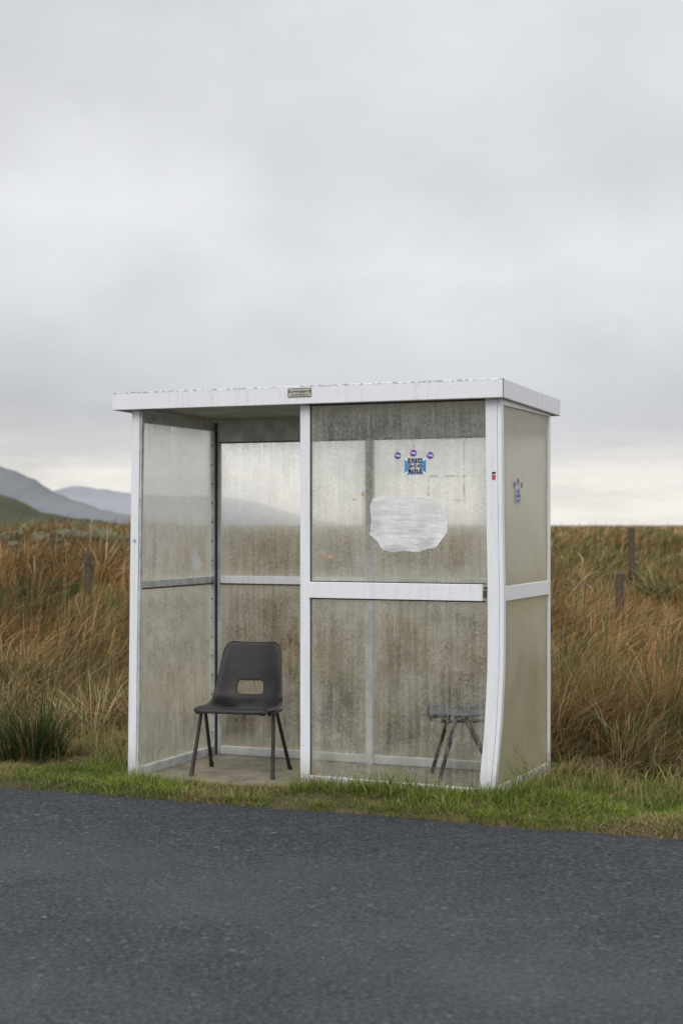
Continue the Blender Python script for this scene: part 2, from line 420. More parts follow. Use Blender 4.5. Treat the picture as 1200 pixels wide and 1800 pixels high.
ap = ramp(nt, [(0.38, g(0.7)), (0.55, g(0.97))], nn); nt.links.new(ap.outputs[0], mxp.inputs[0])
nt.links.new(tpp.outputs[0], mxp.inputs[1]); nt.links.new(p.outputs[0], mxp.inputs[2]); nt.links.new(mxp.outputs[0], out.inputs[0])
M_PURPLE = simple_mat('purple_print', (0.115, 0.035, 0.30), 0.4, 0.05)
M_BLUE = simple_mat('blue_print', (0.045, 0.25, 0.58), 0.4, 0.08)
M_PRINTW = simple_mat('white_print', (0.8, 0.8, 0.8), 0.4, 0.03)
M_BLACK = simple_mat('black_print', (0.006, 0.008, 0.018), 0.5, 0.05)
M_PLATE = simple_mat('nameplate', (0.42, 0.41, 0.34), 0.5, 0.25, 60)
M_TAPE = simple_mat('old_tape', (0.42, 0.30, 0.17), 0.6, 0.2, 30)
M_RED = simple_mat('red_print', (0.45, 0.05, 0.10), 0.4, 0.1)
pts = [(650, 888), (655, 877), (668, 872), (684, 874), (702, 870), (724, 873), (748, 875), (768, 883), (783, 896), (787, 915), (785, 936), (775, 950), (766, 962), (750, 965), (734, 971), (710, 968), (690, 971), (671, 966), (662, 950), (650, 940), (652, 915)]
vv = [on_front(px, py, 0.013) for px, py in pts]
mesh_obj('plastic_patch', vv, [tuple(range(len(vv)))[::-1]], M_PAPER, sh)
def quad_front(name, x0, y0, x1, y1, c, mat):
    a = on_front((x0+x1)/2, (y0+y1)/2, c)
    s = 1/(F/8.8)
    hw = (x1-x0)/2*s/0.93; hh = (y1-y0)/2*s
    return mesh_obj(name, [(a[0]-hw, c, a[2]-hh), (a[0]+hw, c, a[2]-hh), (a[0]+hw, c, a[2]+hh), (a[0]-hw, c, a[2]+hh)], [(0, 1, 2, 3)], mat, sh), a, hw, hh
def disc(name, ctr, r, mat, axis='y'):
    v = [ctr]; n = 24
    for i in range(n):
        t = 2*math.pi*i/n
        if axis == 'y': v.append((ctr[0]+r*math.cos(t), ctr[1], ctr[2]+r*math.sin(t)))
        else: v.append((ctr[0], ctr[1]+r*math.cos(t), ctr[2]+r*math.sin(t)))
    return mesh_obj(name, v, [(0, 1+i, 1+(i+1) % n) for i in range(n)], mat, sh)
for i, (px, py) in enumerate(((698.5, 801), (726, 796.5), (755.5, 800.5))):
    a = on_front(px, py, 0.0145)
    disc('round_sticker_%d' % i, a, 0.0205, M_PURPLE)
    text('round_sticker_text_%d' % i, 'Yes', 0.021, (a[0], 0.0135, a[2]+0.001), R90, M_PRINTW, sh, 0.0005)
# saltire sticker with heavy black lettering outlined in white
o, a, hw, hh = quad_front('saltire_sticker', 711, 805, 748, 834, 0.0145, M_BLUE)
for sgn in (1, -1):
    L = 0.007; yy_ = 0.0140-0.0003*sgn
    mesh_obj('saltire_band_%d' % (sgn+1), [(a[0]-hw, yy_, a[2]-sgn*hh), (a[0]-hw+L*1.3, yy_, a[2]-sgn*hh), (a[0]+hw, yy_, a[2]+sgn*hh-sgn*L), (a[0]+hw, yy_, a[2]+sgn*hh), (a[0]+hw-L*1.3, yy_, a[2]+sgn*hh), (a[0]-hw, yy_, a[2]-sgn*hh+sgn*L)], [(0, 1, 2, 3, 4, 5)], M_PRINTW, sh)
for i, (t, dz, s, sx, wo, bo) in enumerate((('END', 0.030, 0.036, 1.18, 0.0034, 0.0018), ('LONDON', 0.001, 0.024, 0.86, 0.0022, 0.0010), ('RULE', -0.029, 0.036, 0.98, 0.0034, 0.0018))):
    text('saltire_text_back_%d' % i, t, s, (a[0], 0.0125, a[2]+dz), R90, M_PRINTW, sh, wo, sx, 1.12)
    text('saltire_text_%d' % i, t, s, (a[0], 0.0110, a[2]+dz), R90, M_BLACK, sh, bo, sx, 1.12)
for i, (px, py, w_, h_) in enumerate(((569, 975, 12, 6), (579, 979, 11, 7), (638, 869, 8, 9), (651, 970, 7, 5), (648, 941, 6, 4), (622, 878, 5, 4))):
    b = on_front(px, py, 0.0148)
    k = 8.9/F
    w2, h2 = w_/2*k, h_/2*k
    mesh_obj('tape_scrap_%d' % i, [(b[0]-w2, b[1], b[2]-h2*.6), (b[0]+w2, b[1], b[2]-h2), (b[0]+w2*.8, b[1], b[2]+h2), (b[0]-w2*.7, b[1], b[2]+h2*.8)], [(0, 1, 2, 3)], M_TAPE, sh)
M_GLUE, nt, out = new_mat('glue_residue')
d_ = N(nt, 'ShaderNodeBsdfDiffuse'); d_.inputs[0].default_value = (0.30, 0.30, 0.27, 1); t_ = N(nt, 'ShaderNodeBsdfTransparent')
mx_ = N(nt, 'ShaderNodeMixShader'); v = coord(nt); n1 = noise(nt, v, 30, 4, 0.7)
rr = ramp(nt, [(0.40, g(0)), (0.6, g(0.6))], n1)
nt.links.new(rr.outputs[0], mx_.inputs[0]); nt.links.new(t_.outputs[0], mx_.inputs[1]); nt.links.new(d_.outputs[0], mx_.inputs[2]); nt.links.new(mx_.outputs[0], out.inputs[0])
for i, (x0, y0, x1, y1) in enumerate(((648, 768, 728, 772), (648, 773, 652, 870), (724, 773, 728, 788), (752, 835, 818, 839), (770, 769, 820, 773), (813, 773, 817, 880), (750, 840, 754, 872), (787, 877, 812, 881))):
    quad_front('glue_line_%d' % i, x0, y0, x1, y1, 0.0152, M_GLUE)
def on_fascia(px, py): return on_front(px, py, RY0-0.003)
a = on_fascia(526.5, 690)
mesh_obj('nameplate', [(a[0]-0.075, a[1], a[2]-0.026), (a[0]+0.075, a[1], a[2]-0.026), (a[0]+0.075, a[1], a[2]+0.026), (a[0]-0.075, a[1], a[2]+0.026)], [(0, 1, 2, 3)], M_PLATE, sh)
for nm, q in (('t', (-0.075, 0.075, 0.023, 0.026)), ('b', (-0.075, 0.075, -0.026, -0.023)), ('l', (-0.075, -0.072, -0.023, 0.023)), ('r', (0.072, 0.075, -0.023, 0.023))):
    mesh_obj('nameplate_border_'+nm, [(a[0]+q[0], a[1]-0.001, a[2]+q[2]), (a[0]+q[1], a[1]-0.001, a[2]+q[2]), (a[0]+q[1], a[1]-0.001, a[2]+q[3]), (a[0]+q[0], a[1]-0.001, a[2]+q[3])], [(0, 1, 2, 3)], M_BLACK, sh)
text('nameplate_text', 'Commutaports', 0.023, (a[0], a[1]-0.001, a[2]+0.007), R90, M_BLACK, sh, 0.0003)
text('nameplate_text_2', '061 367 764  NO. 8', 0.013, (a[0], a[1]-0.001, a[2]-0.013), R90, M_BLACK, sh, 0.0002)
RS = (math.radians(90), 0, math.radians(90))
M_PALE = simple_mat('faded_print', (0.35, 0.42, 0.55), 0.5, 0.4, 60)
b = on_side(909, 872, -0.004)
mesh_obj('side_sticker', [(0.0, b[1]-0.05, b[2]-0.045), (0.0, b[1]+0.05, b[2]-0.045), (0.0, b[1]+0.05, b[2]+0.045), (0.0, b[1]-0.05, b[2]+0.045)], [(0, 1, 2, 3)], M_PALE, sh)
for i, t in enumerate(('END', 'LONDON', 'RULE')):
    text('side_sticker_text_%d' % i, t, 0.022, (0.0015, b[1], b[2]+0.027-0.027*i), RS, M_BLACK, sh, 0.0002)
for i, dy in enumerate((-0.075, 0.0, 0.075)):
    disc('side_round_sticker_%d' % i, (0.0, b[1]+dy, b[2]+(0.085 if i == 1 else 0.065)), 0.018, M_PURPLE, 'x')
b = on_front(867, 836, -0.0055)
mesh_obj('post_sticker', [(b[0]-0.011, b[1], b[2]-0.022), (b[0]+0.009, b[1], b[2]-0.024), (b[0]+0.012, b[1], b[2]+0.003), (b[0]-0.009, b[1], b[2]+0.006)], [(0, 1, 2, 3)], M_RED, sh)
mesh_obj('post_sticker_2', [(b[0]-0.012, b[1], b[2]+0.008), (b[0]+0.014, b[1], b[2]+0.012), (b[0]+0.010, b[1], b[2]+0.022), (b[0]-0.008, b[1], b[2]+0.020)], [(0, 1, 2, 3)], M_BLACK, sh)
b = on_front(237, 951, -0.0015); disc('post_dot', (b[0], b[1], b[2]), 0.013, M_PALE)
M_SMEAR = simple_mat('white_smear', (0.85, 0.87, 0.87), 0.6, 0.1, 30)
mesh_obj('smear', [(-W+0.026, 0.74, 1.27), (-W+0.026, 0.83, 1.25), (-W+0.026, 0.87, 1.30), (-W+0.026, 0.84, 1.35), (-W+0.026, 0.79, 1.39), (-W+0.026, 0.74, 1.34)], [(0, 1, 2, 3, 4, 5)], M_SMEAR, sh)

M_CONC, nt, out = new_mat('dirty_concrete')
p = N(nt, 'ShaderNodeBsdfPrincipled'); v = coord(nt); n1 = noise(nt, v, 4, 5, 0.7); n2 = noise(nt, v, 45, 4, 0.7)
c = ramp(nt, [(0.3, (0.09, 0.078, 0.05, 1)), (0.5, (0.23, 0.205, 0.15, 1)), (0.75, (0.36, 0.32, 0.24, 1))], n1).outputs[0]
c = mixc(nt, math_n(nt, 'MULTIPLY', n2, 0.6), c, (0.09, 0.08, 0.055))
nt.links.new(c, p.inputs['Base Color']); p.inputs['Roughness'].default_value = 0.9
nt.links.new(bump(nt, n2, 0.6, 0.01), p.inputs['Normal']); nt.links.new(p.outputs[0], out.inputs[0])
box('concrete_floor', -W-0.02, 0.0, -0.05, D+0.02, -0.12, 0.004, M_CONC, sh, 0.01)

# ---------------------------------------------------------------- chairs
M_PLASTIC, nt, out = new_mat('dark_polypropylene')
p = N(nt, 'ShaderNodeBsdfPrincipled'); v = coord(nt); n1 = noise(nt, v, 9, 4, 0.65); n2 = noise(nt, v, 120, 2, 0.6)
c = ramp(nt, [(0.35, (0.010, 0.009, 0.0095, 1)), (0.7, (0.030, 0.026, 0.026, 1))], n1).outputs[0]
nt.links.new(c, p.inputs['Base Color'])
r_ = ramp(nt, [(0.3, g(0.36)), (0.7, g(0.56))], n1); nt.links.new(r_.outputs[0], p.inputs['Roughness'])
p.inputs['Specular IOR Level'].default_value = 0.34
nt.links.new(bump(nt, n2, 0.15, 0.002), p.inputs['Normal']); nt.links.new(p.outputs[0], out.inputs[0])
M_LEG = simple_mat('rusty_dark_steel', (0.026, 0.017, 0.015), 0.5, 0.5, 40)

def make_chair(name, loc, rot):
    root = bpy.data.objects.new(name, None); link(root)
    root.location = loc; root.rotation_euler = (0, 0, rot)
    prof = [(-0.225, 0.395, 0.215, 0.0), (-0.222, 0.418, 0.235, 0.002), (-0.205, 0.431, 0.250, 0.006), (-0.15, 0.430, 0.258, 0.012),
            (-0.08, 0.418, 0.258, 0.020), (0.0, 0.410, 0.255, 0.028), (0.07, 0.410, 0.250, 0.036), (0.125, 0.420, 0.242, 0.045),
            (0.165, 0.445, 0.234, 0.052), (0.188, 0.480, 0.228, 0.055), (0.198, 0.508, 0.224, 0.052), (0.211, 0.560, 0.218, 0.048), (0.2155, 0.580, 0.215, 0.046),
            (0.226, 0.63, 0.209, 0.042), (0.238, 0.68, 0.203, 0.036), (0.250, 0.735, 0.197, 0.03), (0.260, 0.775, 0.186, 0.024), (0.266, 0.797, 0.165, 0.018), (0.276, 0.805, 0.155, 0.012)]
    nu = 16
    v = []; f = []
    P = [Vector((0, a[0], a[1])) for a in prof]
    for i, a in enumerate(prof):
        d = (P[min(i+1, len(P)-1)]-P[max(i-1, 0)]).normalized()
        nrm = Vector((0, -d.z, d.y))
        for j in range(nu+1):
            s = -1+2*j/nu
            e = abs(s)
            off = a[3]*e**2.6
            if e > 0.97: off -= 0.010
            pnt = P[i]+nrm*off
            v.append((a[2]*s, pnt.y, pnt.z-(0.012 if e > 0.97 and i < 9 else 0)))
    for i in range(len(prof)-1):
        for j in range(nu):
            if i in (9, 10) and 5 <= j <= 10: continue
            k = i*(nu+1)+j
            f.append((k, k+1, k+nu+2, k+nu+1))
    o = mesh_obj('seat_shell', v, f, M_PLASTIC, root, True)
    so = o.modifiers.new('s', 'SOLIDIFY'); so.thickness = 0.008; so.offset = -1
    ss = o.modifiers.new('ss', 'SUBSURF'); ss.levels = 2; ss.render_levels = 2
    for sx in (-1, 1):
        tube('leg_front_%d' % (sx+1), [(sx*0.262, -0.185, 0.004), (sx*0.235, -0.075, 0.385), (sx*0.205, -0.07, 0.398)], 0.0125, M_LEG, root)
        tube('leg_back_%d' % (sx+1), [(sx*0.262, 0.20, 0.004), (sx*0.235, 0.0, 0.385), (sx*0.205, 0.0, 0.398)], 0.0125, M_LEG, root)
        tube('side_bar_%d' % (sx+1), [(sx*0.232, -0.16, 0.392), (sx*0.232, 0.10, 0.392)], 0.011, M_LEG, root)
        for y in (-0.185, 0.20):
            tube('foot_%d_%d' % (sx+1, int(y > 0)), [(sx*0.2625, y*1.01, 0.004), (sx*0.2605, y*0.985, 0.03)], 0.0155, M_GASKET, root)
    tube('cross_bar_front', [(-0.21, -0.07, 0.398), (0.21, -0.07, 0.398)], 0.0105, M_LEG, root)
    tube('cross_bar_back', [(-0.21, 0.0, 0.398), (0.21, 0.0, 0.398)], 0.0105, M_LEG, root)
    return root
make_chair('plastic_chair', (-0.63, 9.64, 0.004), math.radians(-14))
x, y = to_world(-0.42, 0.64)
make_chair('plastic_chair.001', (x, y, 0.004), math.radians(-90))

# ---------------------------------------------------------------- terrain, road
def np_mesh(name, co, fc, mat, smooth=False, col=None):
    me = bpy.data.meshes.new(name)
    me.vertices.add(len(co)); me.vertices.foreach_set('co', np.ascontiguousarray(co, np.float32).ravel())
    me.loops.add(fc.size); me.loops.foreach_set('vertex_index', fc.astype(np.int32).ravel())
    me.polygons.add(len(fc)); me.polygons.foreach_set('loop_start', (np.arange(len(fc))*fc.shape[1]).astype(np.int32))
    try: me.polygons.foreach_set('loop_total', np.full(len(fc), fc.shape[1], np.int32))
    except Exception: pass
    me.polygons.foreach_set('use_smooth', np.full(len(fc), smooth))
    me.materials.append(mat)
    if col is not None:
        at = me.color_attributes.new('Col', 'FLOAT_COLOR', 'POINT')
        at.data.foreach_set('color', np.ascontiguousarray(col, np.float32).ravel())
    me.update(); me.validate()
    return link(bpy.data.objects.new(name, me))
def grid_mesh(name, us, vs, fn, mat, smooth=True):
    U, V = np.meshgrid(us, vs)
    X, Y, Z = fn(U, V)
    co = np.stack([X, Y, Z], -1).reshape(-1, 3).astype(np.float32)
    nu, nv = len(us), len(vs)
    i = np.arange(nu-1)[None, :]; j = np.arange(nv-1)[:, None]
    a = (j*nu+i).ravel()
    return np_mesh(name, co, np.stack([a, a+1, a+nu+1, a+nu], -1), mat, smooth)
def spread(a, b, n0, far, n1):
    core = np.linspace(a, b, n0)
    k = np.arange(1, n1+1)/n1
    step = (b-a)/n0
    ext = step*n1*k+(far-step*n1)*k**5
    return np.concatenate([(a-ext)[::-1], core, b+ext])
us = spread(-7, 6, 180, 6000, 90)
vs = spread(-2, 6, 130, 6000, 110)
def tf(U, V):
    X, Y = to_world(U, V)
    return X, Y, height(X, Y)
M_GROUND = ground_mat()
grid_mesh('ground', us, vs, tf, M_GROUND)
us = spread(-6, 6, 300, 900, 40)
vs = np.array([-5.3, -4, -2.5, -1, ROAD-0.1, ROAD-0.03, ROAD])
def rf_(U, V):
    e = (V > ROAD-0.001)
    VV = V+np.where(e, 0.05*(vnoise(U, 0*U, 3, 8)-0.5)+0.03*(vnoise(U, 0*U, 17, 9)-0.5), 0)
    X, Y = to_world(U, VV)
    Z = 0.0+0.05*(1-((V-(-2.9))/2.4)**2)*0.5
    Z = np.where(V > ROAD-0.04, -0.004, Z)
    Z = np.where(e, -0.006, Z)
    return X, Y, Z
grid_mesh('road', us, vs, rf_, asphalt())
M_STONE = simple_mat('road_grit', (0.12, 0.105, 0.085), 0.9, 0.5, 30)
bm = bmesh.new()
for i in range(40):
    ly = random.uniform(-3.6, ROAD-0.02) if i > 25 else ROAD-0.02-abs(random.gauss(0, 0.12))
    lx = random.uniform(-4.5, 2.5)
    if i == 26: lx, ly = to_local(-1.16, 6.0)
    if i == 27: lx, ly = to_local(0.0, 8.05)
    X, Y = to_world(lx, ly)
    s = random.uniform(0.004, 0.008)*(1.5 if i in (26, 27) else 1)
    z = 0.05*(1-((ly+2.9)/2.4)**2)*0.5
    mt = Matrix.Translation((X, Y, z+s*0.4)) @ Matrix.Rotation(random.uniform(0, 6), 4, 'Z') @ Matrix.Diagonal((s*1.5, s, s*0.7, 1))
    r = bmesh.ops.create_icosphere(bm, subdivisions=1, radius=1.0, matrix=mt)
    for v in r['verts']: v.co += Vector((random.uniform(-1, 1), random.uniform(-1, 1), random.uniform(-1, 1)))*s*0.25
me = bpy.data.meshes.new('loose_grit'); bm.to_mesh(me); bm.free(); me.materials.append(M_STONE)
link(bpy.data.objects.new('loose_grit', me))

# ---------------------------------------------------------------- grass
def blades(name, x, y, h, w, lean, phi, col, mat, rootdark=0.5, zoff=0.0, curl=1.0):
    n = len(x)
    z = height(x, y)-0.01+zoff
    ts = np.array([0, 0.38, 0.72, 1.0]); wt = np.array([1.0, 0.85, 0.55, 0.12])
    face = phi+rng.normal(0, 0.9, n)+math.pi/2
    sx, sy = np.cos(face), np.sin(face)
    dx, dy = np.cos(phi), np.sin(phi)
    co = np.zeros((n, 8, 3), np.float32); cl = np.ones((n, 8, 4), np.float32)
    for k, t in enumerate(ts):
        out_ = h*lean*(t**(1+curl))
        up = h*t*(1-0.45*lean*t)
        for s, sg in enumerate((-1, 1)):
            co[:, 2*k+s, 0] = x+dx*out_+sg*sx*w*wt[k]/2
            co[:, 2*k+s, 1] = y+dy*out_+sg*sy*w*wt[k]/2
            co[:, 2*k+s, 2] = z+up
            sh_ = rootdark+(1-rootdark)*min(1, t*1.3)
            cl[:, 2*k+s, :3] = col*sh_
    b = (np.arange(n)*8)[:, None, None]
    fq = np.array([[0, 1, 3, 2], [2, 3, 5, 4], [4, 5, 7, 6]])[None]
    fc = (b+fq).reshape(-1, 4)
    return co.reshape(-1, 3), fc, cl.reshape(-1, 4)
def join(parts):
    co = []; fc = []; cl = []; o = 0
    for a, b, c in parts:
        co.append(a); fc.append(b+o); cl.append(c); o += len(a)
    return np.concatenate(co), np.concatenate(fc), np.concatenate(cl)

#            straw               rust                 tan                 olive                pale                brown               green-olive          dark green
PAL = np.array([[0.48, 0.35, 0.18], [0.41, 0.195, 0.075], [0.40, 0.255, 0.12], [0.100, 0.118, 0.042], [0.64, 0.53, 0.35], [0.19, 0.110, 0.054], [0.19, 0.198, 0.072], [0.055, 0.070, 0.028]])
def field_cols(x, y, n, hx):
    a = vnoise(x, y*0.6, 0.5, 31)*0.55+vnoise(x, y, 1.7, 32)*0.45
    b = vnoise(x, y*0.6, 0.35, 33)*0.55+vnoise(x, y, 1.9, 34)*0.45
    lx, ly = to_local(x, y)
    near = sstep(3.0, 0.8, ly)
    gr = sstep(0.45, 0.60, b)*(1-0.5*near); ru = sstep(0.46, 0.66, a)*(1-0.7*gr)
    o = 0*a
    wts = np.stack([0.50+0.3*near, 0.18+1.2*ru, 0.62+o, 0.36+1.8*gr, 0.24+0.12*(hx > 0.7)+0.35*near, 0.50+0.4*ru, 0.42+1.8*gr, 0.24+0.8*gr], -1)
    cs = np.cumsum(wts, -1); cs /= cs[:, -1:]
    idx = (rng.random(n)[:, None] > cs).sum(-1)
    tone = (0.60+0.64*hx)*(0.70+0.66*vnoise(x, y*0.5, 0.8, 36))
    return PAL[idx]*rng.uniform(0.6, 1.25, (n, 1))*tone[:, None]
def tall_mask(lx, ly):
    left = (lx < -W-0.10) & (ly > 0.30)
    right = (lx > 0.12) & (ly > 0.62)
    back = ly > D+0.10
    return left | right | back
def tall_ramp(lx, ly):
    l = sstep(0.25, 1.7, ly); r = sstep(0.55, 2.2, ly); b = sstep(D+0.05, D+1.2, ly)
    return np.where(lx < -W-0.1, l, np.where(lx > 0.12, r, b))
def band(y0, y1, dens, w0, hm, margin, cell0=0.32, rd=0.34):
    area = 0.62*(y1**2-y0**2)/2+2*margin*(y1-y0)
    n = int(area*dens)
    y = np.sqrt(rng.uniform(y0**2, y1**2, n))
    x = rng.uniform(-1, 1, n)*(0.31*y+margin)
    cell = cell0*(1+y0/30)
    cx = np.floor(x/cell); cy = np.floor(y/cell)
    hx = np.modf(np.abs(np.sin(cx*127.1+cy*311.7)*43758.5))[0]; hy = np.modf(np.abs(np.sin(cx*269.5+cy*183.3)*43758.5))[0]
    tx = (cx+0.1+0.8*hx)*cell; ty = (cy+0.1+0.8*hy)*cell
    pull = rng.uniform(0.0, 0.9, n)
    x = x+(tx-x)*pull; y = y+(ty-y)*pull
    lx, ly = to_local(x, y)
    m = tall_mask(lx, ly) & (ly > 0.3)
    x, y, lx, ly, tx, ty, hx, hy = x[m], y[m], lx[m], ly[m], tx[m], ty[m], hx[m], hy[m]
    n = len(x)
    patch = 0.5+0.85*vnoise(x, y, 0.5, 41)
    h = hm*patch*rng.uniform(0.40, 1.2, n)*(0.25+0.75*tall_ramp(lx, ly))*(0.5+0.95*hy)
    w = w0*rng.uniform(0.5, 1.3, n)
    away = np.arctan2(y-ty, x-tx)
    wind = 0.3+3.0*(vnoise(x, y, 0.45, 44)-0.5)
    phi = np.arctan2(0.8*np.sin(away)+np.sin(wind)*1.1, 0.8*np.cos(away)+np.cos(wind)*1.1)+rng.normal(0, 0.6, n)
    lean = np.clip(rng.normal(0.9, 0.45, n), 0.05, 1.8)
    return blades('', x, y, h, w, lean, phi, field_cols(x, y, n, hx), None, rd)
M_BLADE = blade_mat('dry_moor_grass', 0.3)
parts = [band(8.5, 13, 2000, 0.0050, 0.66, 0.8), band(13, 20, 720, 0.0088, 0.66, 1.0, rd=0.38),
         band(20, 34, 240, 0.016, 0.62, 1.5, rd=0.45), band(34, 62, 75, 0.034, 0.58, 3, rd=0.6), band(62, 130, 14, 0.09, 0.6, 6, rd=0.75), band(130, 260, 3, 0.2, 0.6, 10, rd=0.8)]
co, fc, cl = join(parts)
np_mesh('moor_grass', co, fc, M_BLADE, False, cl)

M_TURF = blade_mat('verge_grass_blades', 0.3)
def verge(n, x0, x1, y0, y1, h0, h1, w, seed, straw=0.13):
    lx = rng.uniform(x0, x1, n); ly = rng.uniform(y0, y1, n)
    slab = (lx > -W-0.03) & (lx < 0.01) & (ly > -0.035) & (ly < D+0.02)
    edge = ROAD+0.05*(vnoise(lx, 0*lx, 3, 8)-0.5)+0.09*(vnoise(lx, 0*lx, 9, 12)-0.5)-0.025
    keep = (~slab) & (ly > edge)
    lx, ly = lx[keep], ly[keep]; n = len(lx)
    x, y = to_world(lx, ly)
    pt = vnoise(x, y, 3.0, seed)*0.6+vnoise(x, y, 9, seed+1)*0.4
    keep = rng.random(n) < 0.30+0.9*sstep(0.25, 0.55, pt)
    x, y, lx, ly, pt = x[keep], y[keep], lx[keep], ly[keep], pt[keep]; n = len(x)
    h = rng.uniform(h0, h1, n)*(0.40+1.25*pt)
    near = ((ly > -0.16) & (ly < 0.0) & (lx > -W/2-0.05) & (lx < 0.2)) | ((lx < -W+0.25) & (lx > -W-0.4) & (ly > -0.12) & (ly < 0.35)) | ((lx > 0.0) & (lx < 0.15) & (ly > 0) & (ly < D))
    h = h*np.where(near, 1.6, 1.0)
    col = np.array([0.092, 0.158, 0.027])*(1-pt[:, None])+np.array([0.25, 0.32, 0.068])*pt[:, None]
    st = rng.random(n) < straw+0.6*sstep(0.42, 0.22, vnoise(x, y, 1.3, 77))+0.3*sstep(0.35, 0.9, ly)
    stc = np.array([0.44, 0.35, 0.18])[None]*rng.uniform(0.45, 1.2, (n, 1))
    col = np.where(st[:, None], stc, col*rng.uniform(0.45, 1.4, (n, 1)))
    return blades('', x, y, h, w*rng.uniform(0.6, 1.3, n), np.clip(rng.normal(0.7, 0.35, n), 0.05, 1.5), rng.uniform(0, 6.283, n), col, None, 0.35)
vp = [verge(135000, -4.6, 3.2, ROAD-0.06, 0.95, 0.025, 0.070, 0.0045, 50),
      verge(12000, -4.6, 3.2, 0.0, 1.2, 0.08, 0.24, 0.0045, 52, 0.5),
      verge(2500, -1.2, 0.6, -0.30, 0.0, 0.05, 0.11, 0.0045, 52, 0.1),
      verge(40000, -14, -4.6, ROAD-0.06, 1.0, 0.03, 0.08, 0.008, 50),
      verge(40000, 3.2, 12, ROAD-0.06, 1.0, 0.03, 0.08, 0.008, 50)]
co, fc, cl = join(vp)
np_mesh('verge_grass', co, fc, M_TURF, False, cl)
M_RUSH = blade_mat('rush_stems', 0.1)
def rush(name, clumps):
    ps = []
    for (x0, y0, r, n, h) in clumps:
        a = rng.uniform(0, 6.283, n); rr = r*np.sqrt(rng.random(n))
        x = x0+rr*np.cos(a); y = y0+rr*np.sin(a)
        hh = h*rng.uniform(0.5, 1.1, n)
        col = np.array([[0.040, 0.060, 0.022]])*rng.uniform(0.6, 1.7, (n, 1))
        br = rng.random(n) < 0.15
        col = np.where(br[:, None], np.array([[0.22, 0.15, 0.07]]), col)
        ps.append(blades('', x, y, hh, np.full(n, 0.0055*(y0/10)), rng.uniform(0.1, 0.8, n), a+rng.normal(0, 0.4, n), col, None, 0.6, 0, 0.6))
    co, fc, cl = join(ps)
    return np_mesh(name, co, fc, M_RUSH, False, cl)
rush('rush_clump', [(-1.98, 9.90, 0.12, 360, 0.60), (-2.12, 9.95, 0.09, 180, 0.50), (-1.86, 9.95, 0.06, 90, 0.45)])
cl_ = [(2.6, 10.6, 0.2, 300, 0.5), (2.2, 12.2, 0.25, 300, 0.55), (-2.6, 13, 0.3, 350, 0.55), (2.1, 9.9, 0.12, 150, 0.35), (-3.2, 11.6, 0.25, 300, 0.5), (3.4, 14, 0.4, 350, 0.6)]
for i in range(52):
    yy = 11.5+18*random.random()**0.8
    cl_.append((random.uniform(-0.28, 0.28)*yy, yy, random.uniform(0.15, 0.45), 170, random.uniform(0.35, 0.6)))
cl_ = [c for c in cl_ if to_local(c[0], c[1])[1] > 1.5 or abs(c[0]) > 1.6]
rush('rush_patch', cl_)

n = 22000
x = rng.uniform(-24, 3, n); y = rng.uniform(36, 52, n)
col = np.array([[0.13, 0.088, 0.045]])*rng.uniform(0.5, 1.7, (n, 1))
gr = vnoise(x, y, 0.6, 61) > 0.58
col = np.where(gr[:, None], np.array([[0.13, 0.14, 0.055]])*rng.uniform(0.5, 1.4, (n, 1)), col)
hh = 0.34*rng.uniform(0.4, 1.2, n)*(0.3+1.4*vnoise(x, y, 1.1, 62))
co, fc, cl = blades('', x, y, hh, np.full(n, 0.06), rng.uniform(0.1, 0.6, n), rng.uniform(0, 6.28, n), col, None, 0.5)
np_mesh('heather', co, fc, M_BLADE, False, cl)
M_ROCK = simple_mat('mossy_rock', (0.105, 0.10, 0.065), 0.9, 0.5, 4)
bm = bmesh.new()
for i in range(40):
    px = random.uniform(-60, 235); yy = random.uniform(38, 41)
    xx = (px-600)/F*yy
    s = random.uniform(0.10, 0.24)
    if i < 3: px = (185, 176, 195)[i]; s = (0.28, 0.2, 0.22)[i]; xx = (px-600)/F*yy
    z = float(height(xx, yy))+0.22
    mt = Matrix.Translation((xx, yy, z+s*0.35)) @ Matrix.Rotation(random.uniform(0, 6), 4, 'Z') @ Matrix.Diagonal((s*1.4, s, s*0.75, 1))
    r = bmesh.ops.create_icosphere(bm, subdivisions=2, radius=1.0, matrix=mt)
    for v in r['verts']:
        v.co += Vector((random.uniform(-1, 1), random.uniform(-1, 1), random.uniform(-1, 1)))*s*0.2
me = bpy.data.meshes.new('rocks'); bm.to_mesh(me); bm.free(); me.materials.append(M_ROCK)
link(bpy.data.objects.new('rocks', me))

